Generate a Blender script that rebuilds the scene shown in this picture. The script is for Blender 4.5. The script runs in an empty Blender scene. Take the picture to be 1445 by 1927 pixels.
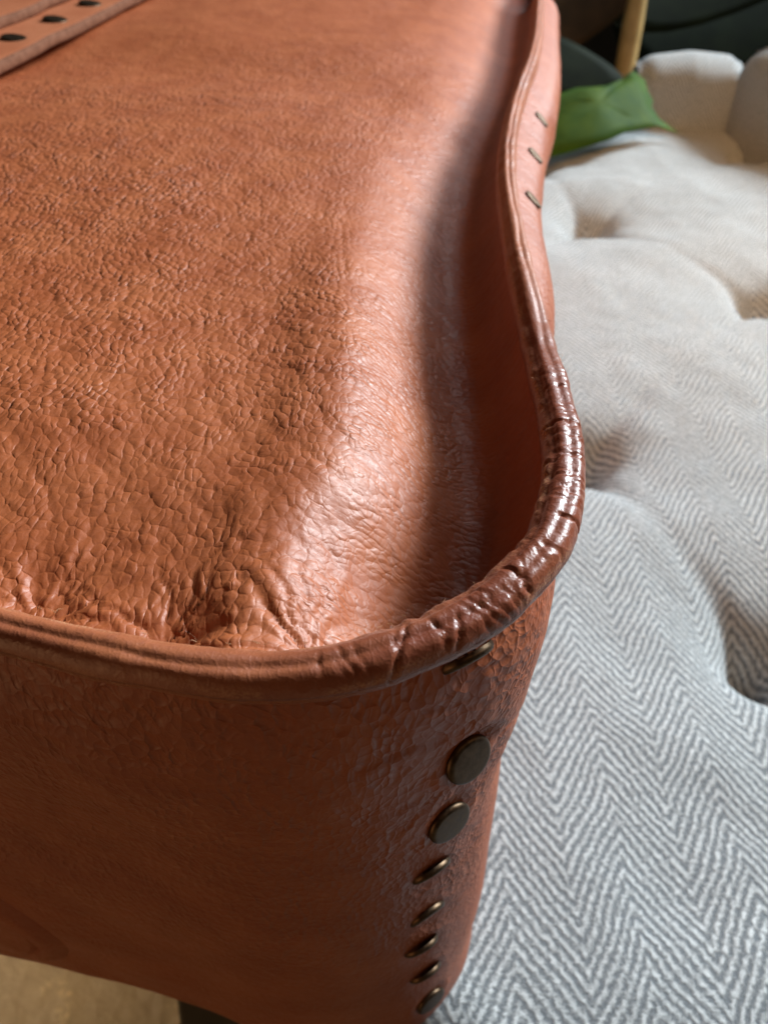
import bpy, math, random
import numpy as np
from mathutils import Vector, Matrix

# ------------------------------------------------------------------ camera, world, lamps, exposure
R = math.radians
ZC = 0.685                                   # camera height above the floor
scene = bpy.context.scene
col = scene.collection

cam = bpy.data.cameras.new('camera')
cam.sensor_fit = 'HORIZONTAL'
cam.sensor_width = 36.0
cam.lens = 36.0
cam.clip_start = 0.002
cam.clip_end = 50.0
cam.dof.use_dof = True
cam.dof.focus_distance = 0.098
cam.dof.aperture_fstop = 42.0
cam_ob = bpy.data.objects.new('camera', cam)
col.objects.link(cam_ob)
cam_ob.location = (0, 0, ZC)
cam_ob.rotation_euler = (R(90 - 43), 0, 0)
scene.camera = cam_ob

world = bpy.data.worlds.new('World')
scene.world = world
world.use_nodes = True
bg = world.node_tree.nodes['Background']
bg.inputs['Color'].default_value = (1.0, 0.80, 0.62, 1)
bg.inputs['Strength'].default_value = 0.022

TARGET = Vector((0.01, 0.09, ZC - 0.07))


def area(name, az, el, dist, sx, sy, power, color, target=TARGET, spread=180):
    l = bpy.data.lights.new(name, 'AREA')
    l.shape = 'RECTANGLE'
    l.size, l.size_y = sx, sy
    l.energy = power
    l.color = color
    l.spread = R(spread)
    o = bpy.data.objects.new(name, l)
    col.objects.link(o)
    d = Vector((math.sin(R(az)) * math.cos(R(el)), math.cos(R(az)) * math.cos(R(el)), math.sin(R(el))))
    o.location = target + d * dist
    o.rotation_euler = d.to_track_quat('Z', 'Y').to_euler()
    return o


area('window_light', 54, 28, 2.2, 0.58, 0.68, 47, (0.84, 0.94, 1.0), spread=120)
area('sky_window_light', 34, 36, 1.7, 1.3, 0.7, 2.5, (0.86, 0.94, 1.0), spread=80)
area('left_fill_light', -140, -4, 0.50, 0.25, 0.25, 0.42, (1.0, 0.54, 0.26), Vector((-0.10, 0.06, ZC - 0.13)))  # added warm fill, stands in for bounce onto the bag's lower wall
area('side_fill_light', 100, 34, 1.2, 0.4, 0.4, 0.9, (1.0, 0.66, 0.38))  # added warm source for the bag corner and the seat slopes
area('seat_fill_light', 180, 45, 1.2, 0.3, 0.3, 0.55, (1.0, 0.56, 0.25), Vector((0.30, 0.52, ZC - 0.23)), spread=36)  # added narrow warm fill that brightens the seat only
area('floor_fill_light', -70, 62, 0.9, 0.25, 0.25, 0.75, (1.0, 0.74, 0.44), Vector((-0.42, 0.25, 0)), spread=70)  # added to brighten the floor like a patch of sun

scene.view_settings.view_transform = 'Standard'
scene.view_settings.look = 'None'
scene.view_settings.exposure = 0.0
scene.view_settings.gamma = 1.0
scene.view_settings.use_curve_mapping = False
scene.render.film_transparent = False

# ------------------------------------------------------------------ helpers
rng = np.random.default_rng(7)
random.seed(7)


class Noise2:
    """smooth value noise on a periodic lattice"""
    def __init__(self, seed, n=256):
        self.n = n
        self.t = np.random.default_rng(seed).uniform(-1, 1, (n, n))

    def __call__(self, x, y):
        x = np.asarray(x, float); y = np.asarray(y, float)
        xi = np.floor(x).astype(int); yi = np.floor(y).astype(int)
        fx = x - xi; fy = y - yi
        fx = fx * fx * fx * (fx * (fx * 6 - 15) + 10)
        fy = fy * fy * fy * (fy * (fy * 6 - 15) + 10)
        n = self.n
        a = self.t[xi % n, yi % n]; b = self.t[(xi + 1) % n, yi % n]
        c = self.t[xi % n, (yi + 1) % n]; d = self.t[(xi + 1) % n, (yi + 1) % n]
        return (a * (1 - fx) + b * fx) * (1 - fy) + (c * (1 - fx) + d * fx) * fy

    def fbm(self, x, y, o=4):
        r = 0; amp = 1.0; f = 1.0
        for k in range(o):
            r = r + amp * self(x * f + 17.3 * k, y * f + 9.1 * k)
            amp *= 0.5; f *= 2.03
        return r


N1, N2, N3, N4 = Noise2(1), Noise2(2), Noise2(3), Noise2(4)


def sstep(a, b, x):
    t = np.clip((x - a) / (b - a), 0, 1)
    return t * t * (3 - 2 * t)


def gauss(x, s):
    return np.exp(-(x / s) ** 2)


def mesh_obj(name, verts, faces, mat=None, parent=None, smooth=True, attrs=None):
    me = bpy.data.meshes.new(name)
    verts = np.asarray(verts, dtype=np.float32)
    if isinstance(faces, np.ndarray):
        k = faces.shape[1]; nf = len(faces)
        me.vertices.add(len(verts)); me.vertices.foreach_set('co', verts.ravel())
        me.loops.add(nf * k); me.loops.foreach_set('vertex_index', faces.ravel().astype(np.int32))
        me.polygons.add(nf)
        me.polygons.foreach_set('loop_start', np.arange(0, nf * k, k, dtype=np.int32))
        me.update(calc_edges=True)
    else:
        me.from_pydata([tuple(v) for v in verts], [], faces)
    me.validate()
    if smooth:
        me.polygons.foreach_set('use_smooth', np.ones(len(me.polygons), dtype=bool))
    for k, a in (attrs or {}).items():
        a = np.asarray(a, dtype=np.float32)
        if a.ndim == 2:
            at = me.attributes.new(k, 'FLOAT_VECTOR', 'POINT'); at.data.foreach_set('vector', a.ravel())
        else:
            at = me.attributes.new(k, 'FLOAT', 'POINT'); at.data.foreach_set('value', a.ravel())
    if mat:
        me.materials.append(mat)
    me.update()
    o = bpy.data.objects.new(name, me)
    col.objects.link(o)
    if parent:
        o.parent = parent
        o.matrix_parent_inverse = Matrix.Identity(4)
    return o


def empty(name, loc, label, cat, group=None):
    o = bpy.data.objects.new(name, None)
    col.objects.link(o)
    o.location = loc
    o['label'] = label; o['category'] = cat
    if group:
        o['group'] = group
    return o


def grid_faces(nu, nv, wrap_u=False, wrap_v=False):
    iu = np.arange(nu if wrap_u else nu - 1); iv = np.arange(nv if wrap_v else nv - 1)
    a, b = np.meshgrid(iu, iv, indexing='ij')
    a2 = (a + 1) % nu; b2 = (b + 1) % nv
    return np.stack([a * nv + b, a2 * nv + b, a2 * nv + b2, a * nv + b2], -1).reshape(-1, 4)


def seg_dist(px, py, a, b):
    ax, ay = a; bx, by = b
    dx, dy = bx - ax, by - ay
    t = np.clip(((px - ax) * dx + (py - ay) * dy) / (dx * dx + dy * dy), 0, 1)
    return np.hypot(px - ax - t * dx, py - ay - t * dy), t


# ------------------------------------------------------------------ materials
class G:
    """tiny node-graph helper"""
    def __init__(self, name):
        self.m = bpy.data.materials.new(name)
        self.m.use_nodes = True
        self.nt = self.m.node_tree
        self.nt.nodes.clear()
        self.out = self.nt.nodes.new('ShaderNodeOutputMaterial')
        self.bsdf = self.nt.nodes.new('ShaderNodeBsdfPrincipled')
        self.nt.links.new(self.bsdf.outputs[0], self.out.inputs[0])

    def _in(self, sock, v):
        if isinstance(v, bpy.types.NodeSocket):
            self.nt.links.new(v, sock)
        else:
            sock.default_value = v

    def node(self, t, **k):
        n = self.nt.nodes.new(t)
        for a, b in k.items():
            setattr(n, a, b)
        return n

    def attr(self, name, out='Vector'):
        n = self.node('ShaderNodeAttribute', attribute_name=name)
        return n.outputs[out]

    def math(self, op, a, b=0.0, c=None, clamp=False):
        n = self.node('ShaderNodeMath', operation=op, use_clamp=clamp)
        self._in(n.inputs[0], a); self._in(n.inputs[1], b)
        if c is not None:
            self._in(n.inputs[2], c)
        return n.outputs[0]

    def vmath(self, op, a, b):
        n = self.node('ShaderNodeVectorMath', operation=op)
        self._in(n.inputs[0], a)
        self._in(n.inputs[1], b)
        return n.outputs[0]

    def noise(self, vec, scale, detail=3, rough=0.5, out='Fac'):
        n = self.node('ShaderNodeTexNoise')
        self._in(n.inputs['Vector'], vec)
        n.inputs['Scale'].default_value = scale; n.inputs['Detail'].default_value = detail
        n.inputs['Roughness'].default_value = rough
        return n.outputs[out]

    def voronoi(self, vec, scale, feature='DISTANCE_TO_EDGE', rnd=1.0, smooth=0.3):
        n = self.node('ShaderNodeTexVoronoi', voronoi_dimensions='2D', feature=feature)
        self._in(n.inputs['Vector'], vec)
        n.inputs['Scale'].default_value = scale
        n.inputs['Randomness'].default_value = rnd
        if feature == 'SMOOTH_F1':
            n.inputs['Smoothness'].default_value = smooth
        return n.outputs['Distance']

    def map(self, v, a, b, c=0.0, d=1.0, smooth=True):
        n = self.node('ShaderNodeMapRange', interpolation_type='SMOOTHSTEP' if smooth else 'LINEAR')
        self._in(n.inputs[0], v)
        for k, x in zip((1, 2, 3, 4), (a, b, c, d)):
            self._in(n.inputs[k], x)
        return n.outputs[0]

    def mix(self, f, a, b):
        n = self.node('ShaderNodeMix', data_type='FLOAT')
        self._in(n.inputs[0], f); self._in(n.inputs[2], a); self._in(n.inputs[3], b)
        return n.outputs[0]

    def mixc(self, f, a, b):
        n = self.node('ShaderNodeMix', data_type='RGBA')
        self._in(n.inputs[0], f)
        self._in(n.inputs[6], a if isinstance(a, bpy.types.NodeSocket) else (*a, 1))
        self._in(n.inputs[7], b if isinstance(b, bpy.types.NodeSocket) else (*b, 1))
        return n.outputs[2]

    def bump(self, h, dist, strength=1.0, normal=None):
        n = self.node('ShaderNodeBump')
        n.inputs['Strength'].default_value = strength
        n.inputs['Distance'].default_value = dist
        self._in(n.inputs['Height'], h)
        if normal:
            self._in(n.inputs['Normal'], normal)
        return n.outputs[0]

    def set(self, **k):
        for a, v in k.items():
            a = a.replace('_', ' ')
            s = self.bsdf.inputs[a]
            if isinstance(v, tuple) and len(v) == 3 and a.endswith('Color') or a == 'Base Color' and isinstance(v, tuple):
                v = (*v[:3], 1)
            self._in(s, v)
        return self.m


def dome(g, d, w):
    """rounded pebble: steep at the crease, flat on top"""
    t = g.map(d, 0.0, w, smooth=False)
    return g.math('MULTIPLY', t, g.math('SUBTRACT', 2.0, t))


def leather(name, c1, c2, rough=0.50, pebble=1.42, depth=0.00038, stretch=(1.15, 0.78), spec=0.5):
    g = G(name)
    co = g.attr('gco')
    fine = g.attr('fine', 'Fac')
    amp = g.attr('amp', 'Fac')
    # irregular warp of the hide
    w1 = g.vmath('SUBTRACT', g.noise(co, 0.06, 1, out='Color'), (0.5, 0.5, 0.5))
    w2 = g.vmath('SUBTRACT', g.noise(co, 0.55, 1, out='Color'), (0.5, 0.5, 0.5))
    cw = g.vmath('ADD', co, g.vmath('MULTIPLY', w1, (5, 5, 0)))
    cw = g.vmath('ADD', cw, g.vmath('MULTIPLY', w2, (1.2, 1.2, 0)))
    cs = g.vmath('MULTIPLY', cw, (stretch[0], stretch[1], 0))
    cf = g.vmath('MULTIPLY', cw, (0.75, 1.2, 0))
    v1 = g.math('SUBTRACT', 1.0, g.math('POWER', g.voronoi(cs, 1 / pebble, 'SMOOTH_F1', smooth=0.22), 1.5))
    v2 = g.map(g.voronoi(cs, 1 / pebble), 0.0, 0.17)
    v3 = g.math('SUBTRACT', 1.0, g.math('POWER', g.voronoi(cf, 1 / 1.0, 'SMOOTH_F1', smooth=0.2), 1.5))
    # long creases that run through the pebbles
    cl = g.vmath('MULTIPLY', cw, (0.62, 0.14, 0))
    v5 = g.map(g.voronoi(cl, 1 / 1.6), 0.0, 0.16)
    coarse = g.math('ADD', g.math('MULTIPLY', v1, 1.10), g.math('MULTIPLY', v2, 0.12))
    coarse = g.math('ADD', coarse, g.math('MULTIPLY', v5, 0.22))
    finev = g.math('ADD', g.math('MULTIPLY', v3, 0.92), g.math('MULTIPLY', v2, 0.12))
    mod = g.map(g.noise(co, 0.22, 0), 0.3, 0.7, 0.55, 1.15)
    h = g.math('MULTIPLY', g.mix(fine, coarse, finev), g.math('MULTIPLY', amp, mod))
    h = g.math('ADD', h, g.math('MULTIPLY', g.noise(co, 2.4, 1, 0.6), 0.06))
    nrm = g.bump(h, depth)
    tone = g.map(g.noise(co, 0.07, 4, 0.6), 0.32, 0.70)
    tone2 = g.map(g.noise(co, 1.1, 3, 0.7), 0.3, 0.75)
    c = g.mixc(tone, c1, c2)
    c = g.mixc(g.math('MULTIPLY', tone2, 0.22), c, tuple(x * 0.72 for x in c1))
    rr = g.map(g.noise(co, 0.9, 3, 0.6), 0.3, 0.7, rough - 0.05, rough + 0.07)
    g.set(Base_Color=c, Roughness=rr, Normal=nrm, Specular_IOR_Level=spec)
    return g.m


M = {}
M['panel'] = leather('leather_panel', (0.33, 0.080, 0.023), (0.41, 0.114, 0.037))
M['gusset'] = leather('leather_gusset', (0.30, 0.070, 0.022), (0.36, 0.095, 0.033), pebble=1.45, depth=0.00031,
                      stretch=(1.05, 0.75), rough=0.50)
M['strap'] = leather('leather_strap', (0.42, 0.125, 0.050), (0.48, 0.160, 0.070), depth=0.0002)


def piping_material():
    g = G('leather_piping')
    co = g.attr('gco')
    wear = g.attr('wear', 'Fac')
    dark = g.attr('dark', 'Fac')
    n1 = g.noise(co, 0.8, 4, 0.65)
    n2 = g.noise(co, 3.0, 3, 0.6)
    cs = g.vmath('MULTIPLY', co, (1.0, 0.8, 0))
    v = g.map(g.voronoi(cs, 1 / 0.9), 0.0, 0.22)
    h = g.math('ADD', g.math('MULTIPLY', v, 0.12), g.math('MULTIPLY', n2, 0.40))
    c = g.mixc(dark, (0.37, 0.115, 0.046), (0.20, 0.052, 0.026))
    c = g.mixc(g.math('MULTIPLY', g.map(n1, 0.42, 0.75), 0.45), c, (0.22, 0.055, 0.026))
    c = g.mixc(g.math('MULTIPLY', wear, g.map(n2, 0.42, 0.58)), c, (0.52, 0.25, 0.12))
    r = g.mix(dark, 0.44, 0.29)
    r = g.math('ADD', r, g.map(n1, 0.3, 0.75, -0.04, 0.10))
    r = g.math('ADD', r, g.math('MULTIPLY', wear, 0.25))
    g.set(Base_Color=c, Roughness=r, Normal=g.bump(h, 0.00013), Specular_IOR_Level=0.55)
    return g.m


M['piping'] = piping_material()


def metal_material():
    g = G('aged_brass')
    tc = g.node('ShaderNodeTexCoord').outputs['Object']
    n = g.noise(tc, 900, 4, 0.6)
    c = g.mixc(g.map(n, 0.35, 0.7), (0.075, 0.047, 0.029), (0.12, 0.080, 0.050))
    g.set(Base_Color=c, Metallic=1.0, Roughness=g.map(n, 0.3, 0.7, 0.36, 0.50), Normal=g.bump(n, 0.00004))
    return g.m


M['metal'] = metal_material()


def edge_paint():
    g = G('edge_paint')
    tc = g.node('ShaderNodeTexCoord').outputs['Object']
    n = g.noise(tc, 300, 4, 0.6)
    c = g.mixc(g.map(n, 0.3, 0.7), (0.13, 0.052, 0.028), (0.19, 0.080, 0.045))
    g.set(Base_Color=c, Roughness=0.75, Specular_IOR_Level=0.08, Normal=g.bump(n, 0.0004))
    return g.m


M['edge'] = edge_paint()


def simple(name, c1, c2, scale, rough, bump=0.0, det=4, **k):
    g = G(name)
    tc = g.node('ShaderNodeTexCoord').outputs['Object']
    n = g.noise(tc, scale, det, 0.6)
    g.set(Base_Color=g.mixc(g.map(n, 0.3, 0.7), c1, c2), Roughness=rough, **k)
    if bump:
        g.set(Normal=g.bump(n, bump))
    return g.m


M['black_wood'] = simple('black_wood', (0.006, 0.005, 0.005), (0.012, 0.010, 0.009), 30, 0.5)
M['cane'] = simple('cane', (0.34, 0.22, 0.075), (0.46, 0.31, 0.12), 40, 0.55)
M['shaded_wall'] = simple('shaded_wall', (0.006, 0.006, 0.004), (0.016, 0.012, 0.008), 6, 0.8)  # darkness of the room behind is put into the wall colour
M['shaded_leaf'] = simple('shaded_leaf', (0.003, 0.006, 0.002), (0.007, 0.012, 0.004), 30, 0.75, Specular_IOR_Level=0.12)  # leaf green taken near black, background shade put into the colour
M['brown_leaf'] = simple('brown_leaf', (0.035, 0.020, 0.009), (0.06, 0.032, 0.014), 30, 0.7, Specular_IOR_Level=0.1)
M['pot'] = simple('pot_clay', (0.03, 0.015, 0.009), (0.05, 0.024, 0.013), 20, 0.8, Specular_IOR_Level=0.1)
M['thread'] = simple('thread', (0.50, 0.24, 0.11), (0.62, 0.34, 0.18), 400, 0.7)


def green_leaf():
    g = G('green_leaf')
    tc = g.node('ShaderNodeTexCoord').outputs['Object']
    n = g.noise(tc, 35, 4, 0.6)
    c = g.mixc(g.map(n, 0.3, 0.7), (0.022, 0.070, 0.003), (0.060, 0.115, 0.005))
    g.set(Base_Color=c, Roughness=0.7, Specular_IOR_Level=0.2, Normal=g.bump(n, 0.0008))
    tr = g.node('ShaderNodeBsdfTranslucent')
    tr.inputs[0].default_value = (0.13, 0.28, 0.01, 1)
    mx = g.node('ShaderNodeMixShader'); mx.inputs[0].default_value = 0.3
    g.nt.links.new(g.bsdf.outputs[0], mx.inputs[1]); g.nt.links.new(tr.outputs[0], mx.inputs[2])
    g.nt.links.new(mx.outputs[0], g.out.inputs[0])
    return g.m


M['leaf'] = green_leaf()


def floor_material():
    g = G('floor_stone')
    tc = g.node('ShaderNodeTexCoord').outputs['Object']
    n = g.noise(tc, 9, 5, 0.65)
    n2 = g.noise(tc, 34, 4, 0.7)
    c = g.mixc(g.map(n, 0.3, 0.7), (0.26, 0.18, 0.10), (0.46, 0.35, 0.21))
    c = g.mixc(g.map(n2, 0.60, 0.72), c, (0.85, 0.66, 0.36))  # bright spots of sun painted into the stone colour
    g.set(Base_Color=c, Roughness=0.45, Normal=g.bump(n2, 0.003))
    return g.m


M['floor'] = floor_material()


def herringbone():
    """wool herringbone: short diagonal floats in columns that mirror each other"""
    g = G('herringbone_wool')
    co = g.attr('gco')                            # millimetres along the cloth
    wob = g.vmath('SUBTRACT', g.noise(co, 0.05, 2, out='Color'), (0.5, 0.5, 0.5))
    wob2 = g.vmath('SUBTRACT', g.noise(co, 0.9, 2, out='Color'), (0.5, 0.5, 0.5))
    cw = g.vmath('ADD', co, g.vmath('MULTIPLY', wob, (5, 5, 0)))
    cw = g.vmath('ADD', cw, g.vmath('MULTIPLY', wob2, (1.6, 2.2, 0)))
    sep = g.node('ShaderNodeSeparateXYZ'); g._in(sep.inputs[0], cw)
    u, v = sep.outputs[0], sep.outputs[1]
    W = 17.0
    tri = g.math('PINGPONG', u, W)                # 0..W..0
    ph = g.math('DIVIDE', g.math('ADD', v, g.math('MULTIPLY', tri, 1.5)), 4.8)
    s = g.math('SINE', g.math('MULTIPLY', ph, 2 * math.pi))
    # floats broken up across the stripe
    seg = g.math('SINE', g.math('MULTIPLY', g.math('DIVIDE', u, 2.1), 2 * math.pi))
    f1 = g.noise(co, 0.7, 3, 0.65)
    f2 = g.noise(co, 2.6, 3, 0.6)
    st = g.math('ADD', g.math('MULTIPLY', s, 0.34), g.math('MULTIPLY', seg, 0.08))
    st = g.math('ADD', st, g.math('MULTIPLY', g.math('SUBTRACT', f1, 0.5), 1.7))
    st = g.math('ADD', g.math('ADD', st, 0.5), g.math('MULTIPLY', g.math('SUBTRACT', f2, 0.5), 1.1))
    k = g.map(st, 0.02, 0.98)
    tone = g.map(g.noise(co, 0.02, 3), 0.3, 0.7)
    light = g.mixc(tone, (0.56, 0.59, 0.59), (0.63, 0.66, 0.66))
    c = g.mixc(k, (0.165, 0.185, 0.20), light)
    g.set(Base_Color=c, Roughness=0.9, Specular_IOR_Level=0.15, Normal=g.bump(g.math('ADD', k, g.math('MULTIPLY', f2, 0.5)), 0.0005),
          Sheen_Weight=0.25, Sheen_Roughness=0.5)
    return g.m


M['wool'] = herringbone()

# ------------------------------------------------------------------ setting: floor and wall
HF = ZC


def box_mesh(name, x0, x1, y0, y1, z0, z1, mat, parent=None, bevel=0.0, smooth=False):
    v = [(x, y, z) for x in (x0, x1) for y in (y0, y1) for z in (z0, z1)]
    f = [(0, 1, 3, 2), (4, 6, 7, 5), (0, 4, 5, 1), (2, 3, 7, 6), (0, 2, 6, 4), (1, 5, 7, 3)]
    o = mesh_obj(name, v, f, mat, parent, smooth)
    if bevel:
        b = o.modifiers.new('bevel', 'BEVEL'); b.width = bevel; b.segments = 3
    return o


fl = mesh_obj('floor', [(-3, -2, 0), (3, -2, 0), (3, 2.2, 0), (-3, 2.2, 0)], [(0, 1, 2, 3)], M['floor'], smooth=False)
fl['kind'] = 'structure'; fl['label'] = 'pale tan stone floor far below the bag'
wl = box_mesh('wall', -3, 3, 2.2, 2.3, 0, 2.6, M['shaded_wall'])
wl['kind'] = 'structure'; wl['label'] = 'wall behind the plant, deep shade put into its colour'

# ------------------------------------------------------------------ chair
SEAT = [(0.05, -0.012), (0.10, -0.06), (0.40, -0.06), (0.40, 0.80), (-0.35, 0.80), (-0.35, 0.338)]


def poly_sdf(px, py, poly):
    """positive inside"""
    d = np.full(px.shape, 1e9); inside = np.zeros(px.shape, bool)
    n = len(poly)
    for i in range(n):
        a, b = poly[i], poly[(i + 1) % n]
        d = np.minimum(d, seg_dist(px, py, a, b)[0])
        c = ((a[1] > py) != (b[1] > py))
        with np.errstate(divide='ignore', invalid='ignore'):
            xx = (b[0] - a[0]) * (py - a[1]) / (b[1] - a[1] + 1e-12) + a[0]
        inside ^= c & (px < xx)
    return np.where(inside, d, -d)


TA, TB = np.array((-0.05, 0.122)), np.array((0.140, 0.150))
T0 = np.array((0.137, 0.163))
tufts = []
idx = {}
for i in range(-5, 6):
    for j in range(-4, 5):
        p = T0 + i * TA + j * TB
        if -0.30 < p[0] < 0.34 and 0.0 < p[1] < 0.74 and poly_sdf(np.array([p[0]]), np.array([p[1]]), SEAT)[0] > 0.04:
            idx[(i, j)] = len(tufts); tufts.append(p)
for ij, q in {(0, 0): (0.140, 0.168), (1, 0): (0.095, 0.288), (1, 1): (0.236, 0.440), (2, 1): (0.150, 0.556)}.items():
    if ij in idx:
        tufts[idx[ij]] = np.array(q)
SEAT_Z = ZC - 0.232


def seat_height(x, y):
    d = np.full(np.shape(x), 1e9)
    for t in tufts:
        d = np.minimum(d, np.hypot(x - t[0], y - t[1]))
    z = 0.014 * (1 - np.exp(-(d / 0.055) ** 1.2)) - 0.013 * gauss(d, 0.013)
    for (i, j), k in idx.items():
        for di, dj in ((1, 0), (0, 1)):
            q = idx.get((i + di, j + dj))
            if q is None:
                continue
            ds, t = seg_dist(x, y, tufts[k], tufts[q])
            z = z - (0.0085 * gauss(ds, 0.005) + 0.004 * gauss(ds, 0.022)) * np.exp(-d / 0.030)
    z = z + 0.0016 * N1.fbm(x * 22 + 5, y * 22 + 5, 3)
    return z


xs = np.linspace(-0.36, 0.41, 300); ys = np.linspace(-0.07, 0.81, 340)
X, Y = np.meshgrid(xs, ys, indexing='ij')
sd = poly_sdf(X, Y, SEAT)
ZS = SEAT_Z + seat_height(X, Y)
edge = np.clip(sd / 0.035, 0, 1)
ZS = ZS - 0.045 * (1 - np.sqrt(np.clip(1 - (1 - edge) ** 2, 0, 1)))
# grid points just outside are drawn in to the outline so the edge is clean
outp = (sd < 0) & (sd > -0.0042)
best = np.full(X.shape, 1e9); BX = X.copy(); BY = Y.copy()
for i in range(len(SEAT)):
    a, b = SEAT[i], SEAT[(i + 1) % len(SEAT)]
    ds, t = seg_dist(X, Y, a, b)
    m = ds < best
    best = np.where(m, ds, best); BX = np.where(m, a[0] + t * (b[0] - a[0]), BX); BY = np.where(m, a[1] + t * (b[1] - a[1]), BY)
X = np.where(outp, BX, X); Y = np.where(outp, BY, Y)
ZS = np.where(outp, SEAT_Z - 0.046, ZS)
keep = sd > -0.0042
ii = -np.ones(X.shape, int); ii[keep] = np.arange(keep.sum())
F = grid_faces(*X.shape)
fk = ii.ravel()[F]
fk = fk[(fk >= 0).all(1)]
chair = empty('tufted_chair', (0.05, 0.4, 0), 'pale grey herringbone wool chair with button-tufted seat under the bag', 'chair')


def rel(parent, V):
    return np.asarray(V, float) - np.array(parent.location)


V = np.stack([X, Y, ZS], -1)[keep]
gco = np.stack([X * 1000, Y * 1000 + (ZS - SEAT_Z) * 300, 0 * X], -1)[keep]
mesh_obj('seat', rel(chair, V), fk, M['wool'], chair, attrs={'gco': gco})
# seat side band following the outline
ring = []
for i in range(len(SEAT)):
    a, b = np.array(SEAT[i]), np.array(SEAT[(i + 1) % len(SEAT)])
    n = max(2, int(np.linalg.norm(b - a) / 0.03))
    for k in range(n):
        ring.append(a + (b - a) * k / n)
ring = np.array(ring)
zz = np.array([SEAT_Z - 0.030, SEAT_Z - 0.07, SEAT_Z - 0.10])
V = np.stack([np.repeat(ring[:, None, 0], 3, 1), np.repeat(ring[:, None, 1], 3, 1), np.repeat(zz[None], len(ring), 0)], -1)
g2 = np.stack([np.repeat(np.arange(len(ring))[:, None] * 30.0, 3, 1), V[..., 2] * 1000, 0 * V[..., 0]], -1)
mesh_obj('seat_band', rel(chair, V.reshape(-1, 3)), grid_faces(len(ring), 3, wrap_u=True), M['wool'], chair,
         attrs={'gco': g2.reshape(-1, 3)})
for t in tufts:
    z = SEAT_Z + float(seat_height(np.array([t[0]]), np.array([t[1]]))[0])
    vv = []; r0 = 0.009
    for a, (rr, hh) in enumerate(((0.2, 0.0038), (0.6, 0.0032), (0.9, 0.0015), (1.0, -0.001))):
        for k in range(16):
            q = 2 * math.pi * k / 16
            vv.append((t[0] + r0 * rr * math.cos(q), t[1] + r0 * rr * math.sin(q), z + hh))
    vv = np.array(vv)
    mesh_obj('tuft_button', rel(chair, vv), grid_faces(4, 16, wrap_v=True), M['wool'], chair,
             attrs={'gco': np.stack([vv[:, 0] * 1000, vv[:, 1] * 1000, vv[:, 2] * 0], -1)})


def padded_wall(name, p0, p1, thick, z0, z1, parent):
    """upholstered upright panel with a soft rounded top, its inner face from p0 to p1"""
    p0 = np.array(p0); p1 = np.array(p1)
    L = np.linalg.norm(p1 - p0); d = (p1 - p0) / L; n = np.array((-d[1], d[0]))
    prof = [(0, z0)]
    for k in range(11):
        q = math.pi * k / 10
        prof.append((thick / 2 - thick / 2 * math.cos(q), z1 + 0.022 * math.sin(q)))
    prof.append((thick, z0))
    prof = np.array(prof)
    us = np.linspace(0, 1, 40)
    V = []; gc = []
    arc = np.concatenate([[0], np.cumsum(np.hypot(*np.diff(prof, axis=0).T))])
    for u in us:
        e = min(u, 1 - u) * L
        sink = 0.006 * math.exp(-(e / 0.008) ** 2) + 0.005 * math.exp(-(e / 0.04) ** 2)
        for (o, z), a in zip(prof, arc):
            s = sink if z > z1 - 0.001 else 0
            q = p0 + d * L * u + n * (o + sink * (1 if o < thick / 2 else -1) * 0.6)
            V.append((q[0], q[1], z - s)); gc.append((u * L * 1000, a * 1000, 0))
    o = mesh_obj(name, rel(parent, V), grid_faces(len(us), len(prof)), M['wool'], parent, attrs={'gco': np.array(gc)})
    return o


padded_wall('backrest', (0.318, 0.745), (0.225, 0.745), -0.05, SEAT_Z - 0.03, SEAT_Z + 0.048, chair)
padded_wall('armrest', (0.304, 0.748), (0.46, 0.45), 0.05, SEAT_Z - 0.03, SEAT_Z + 0.06, chair)
box_mesh('seat_frame', -0.30 - 0.05, 0.33, 0.40 - 0.4, 0.36, SEAT_Z - 0.13, SEAT_Z - 0.10, M['black_wood'], chair) if False else None


def tapered_leg(top, bot, r0, r1):
    top = Vector(top); bot = Vector(bot)
    vv = []
    for p, r in ((top, r0), (bot, r1)):
        for sx, sy in ((-1, -1), (1, -1), (1, 1), (-1, 1)):
            vv.append((p.x + sx * r, p.y + sy * r, p.z))
    f = [(0, 1, 5, 4), (1, 2, 6, 5), (2, 3, 7, 6), (3, 0, 4, 7), (3, 2, 1, 0), (4, 5, 6, 7)]
    o = mesh_obj('leg', rel(chair, vv), f, M['black_wood'], chair, smooth=False)
    b = o.modifiers.new('bevel', 'BEVEL'); b.width = 0.003; b.segments = 2


zt = SEAT_Z - 0.10
tapered_leg((-0.06, 0.150, zt), (-0.115, 0.125, 0), 0.030, 0.022)
tapered_leg((0.35, 0.0, zt), (0.37, -0.03, 0), 0.030, 0.02)
tapered_leg((0.35, 0.72, zt), (0.37, 0.75, 0), 0.030, 0.02)
tapered_leg((-0.28, 0.72, zt), (-0.31, 0.75, 0), 0.030, 0.02)
fr = [(x * 0.97 + 0.002, y * 0.97 + 0.012, z) for z in (zt - 0.02, zt) for x, y in SEAT]
n6 = len(SEAT)
mesh_obj('seat_frame', rel(chair, fr), [tuple(range(n6))[::-1], tuple(range(n6, 2 * n6))] +
         [(i, (i + 1) % n6, n6 + (i + 1) % n6, n6 + i) for i in range(n6)], M['black_wood'], chair, smooth=False)

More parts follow.
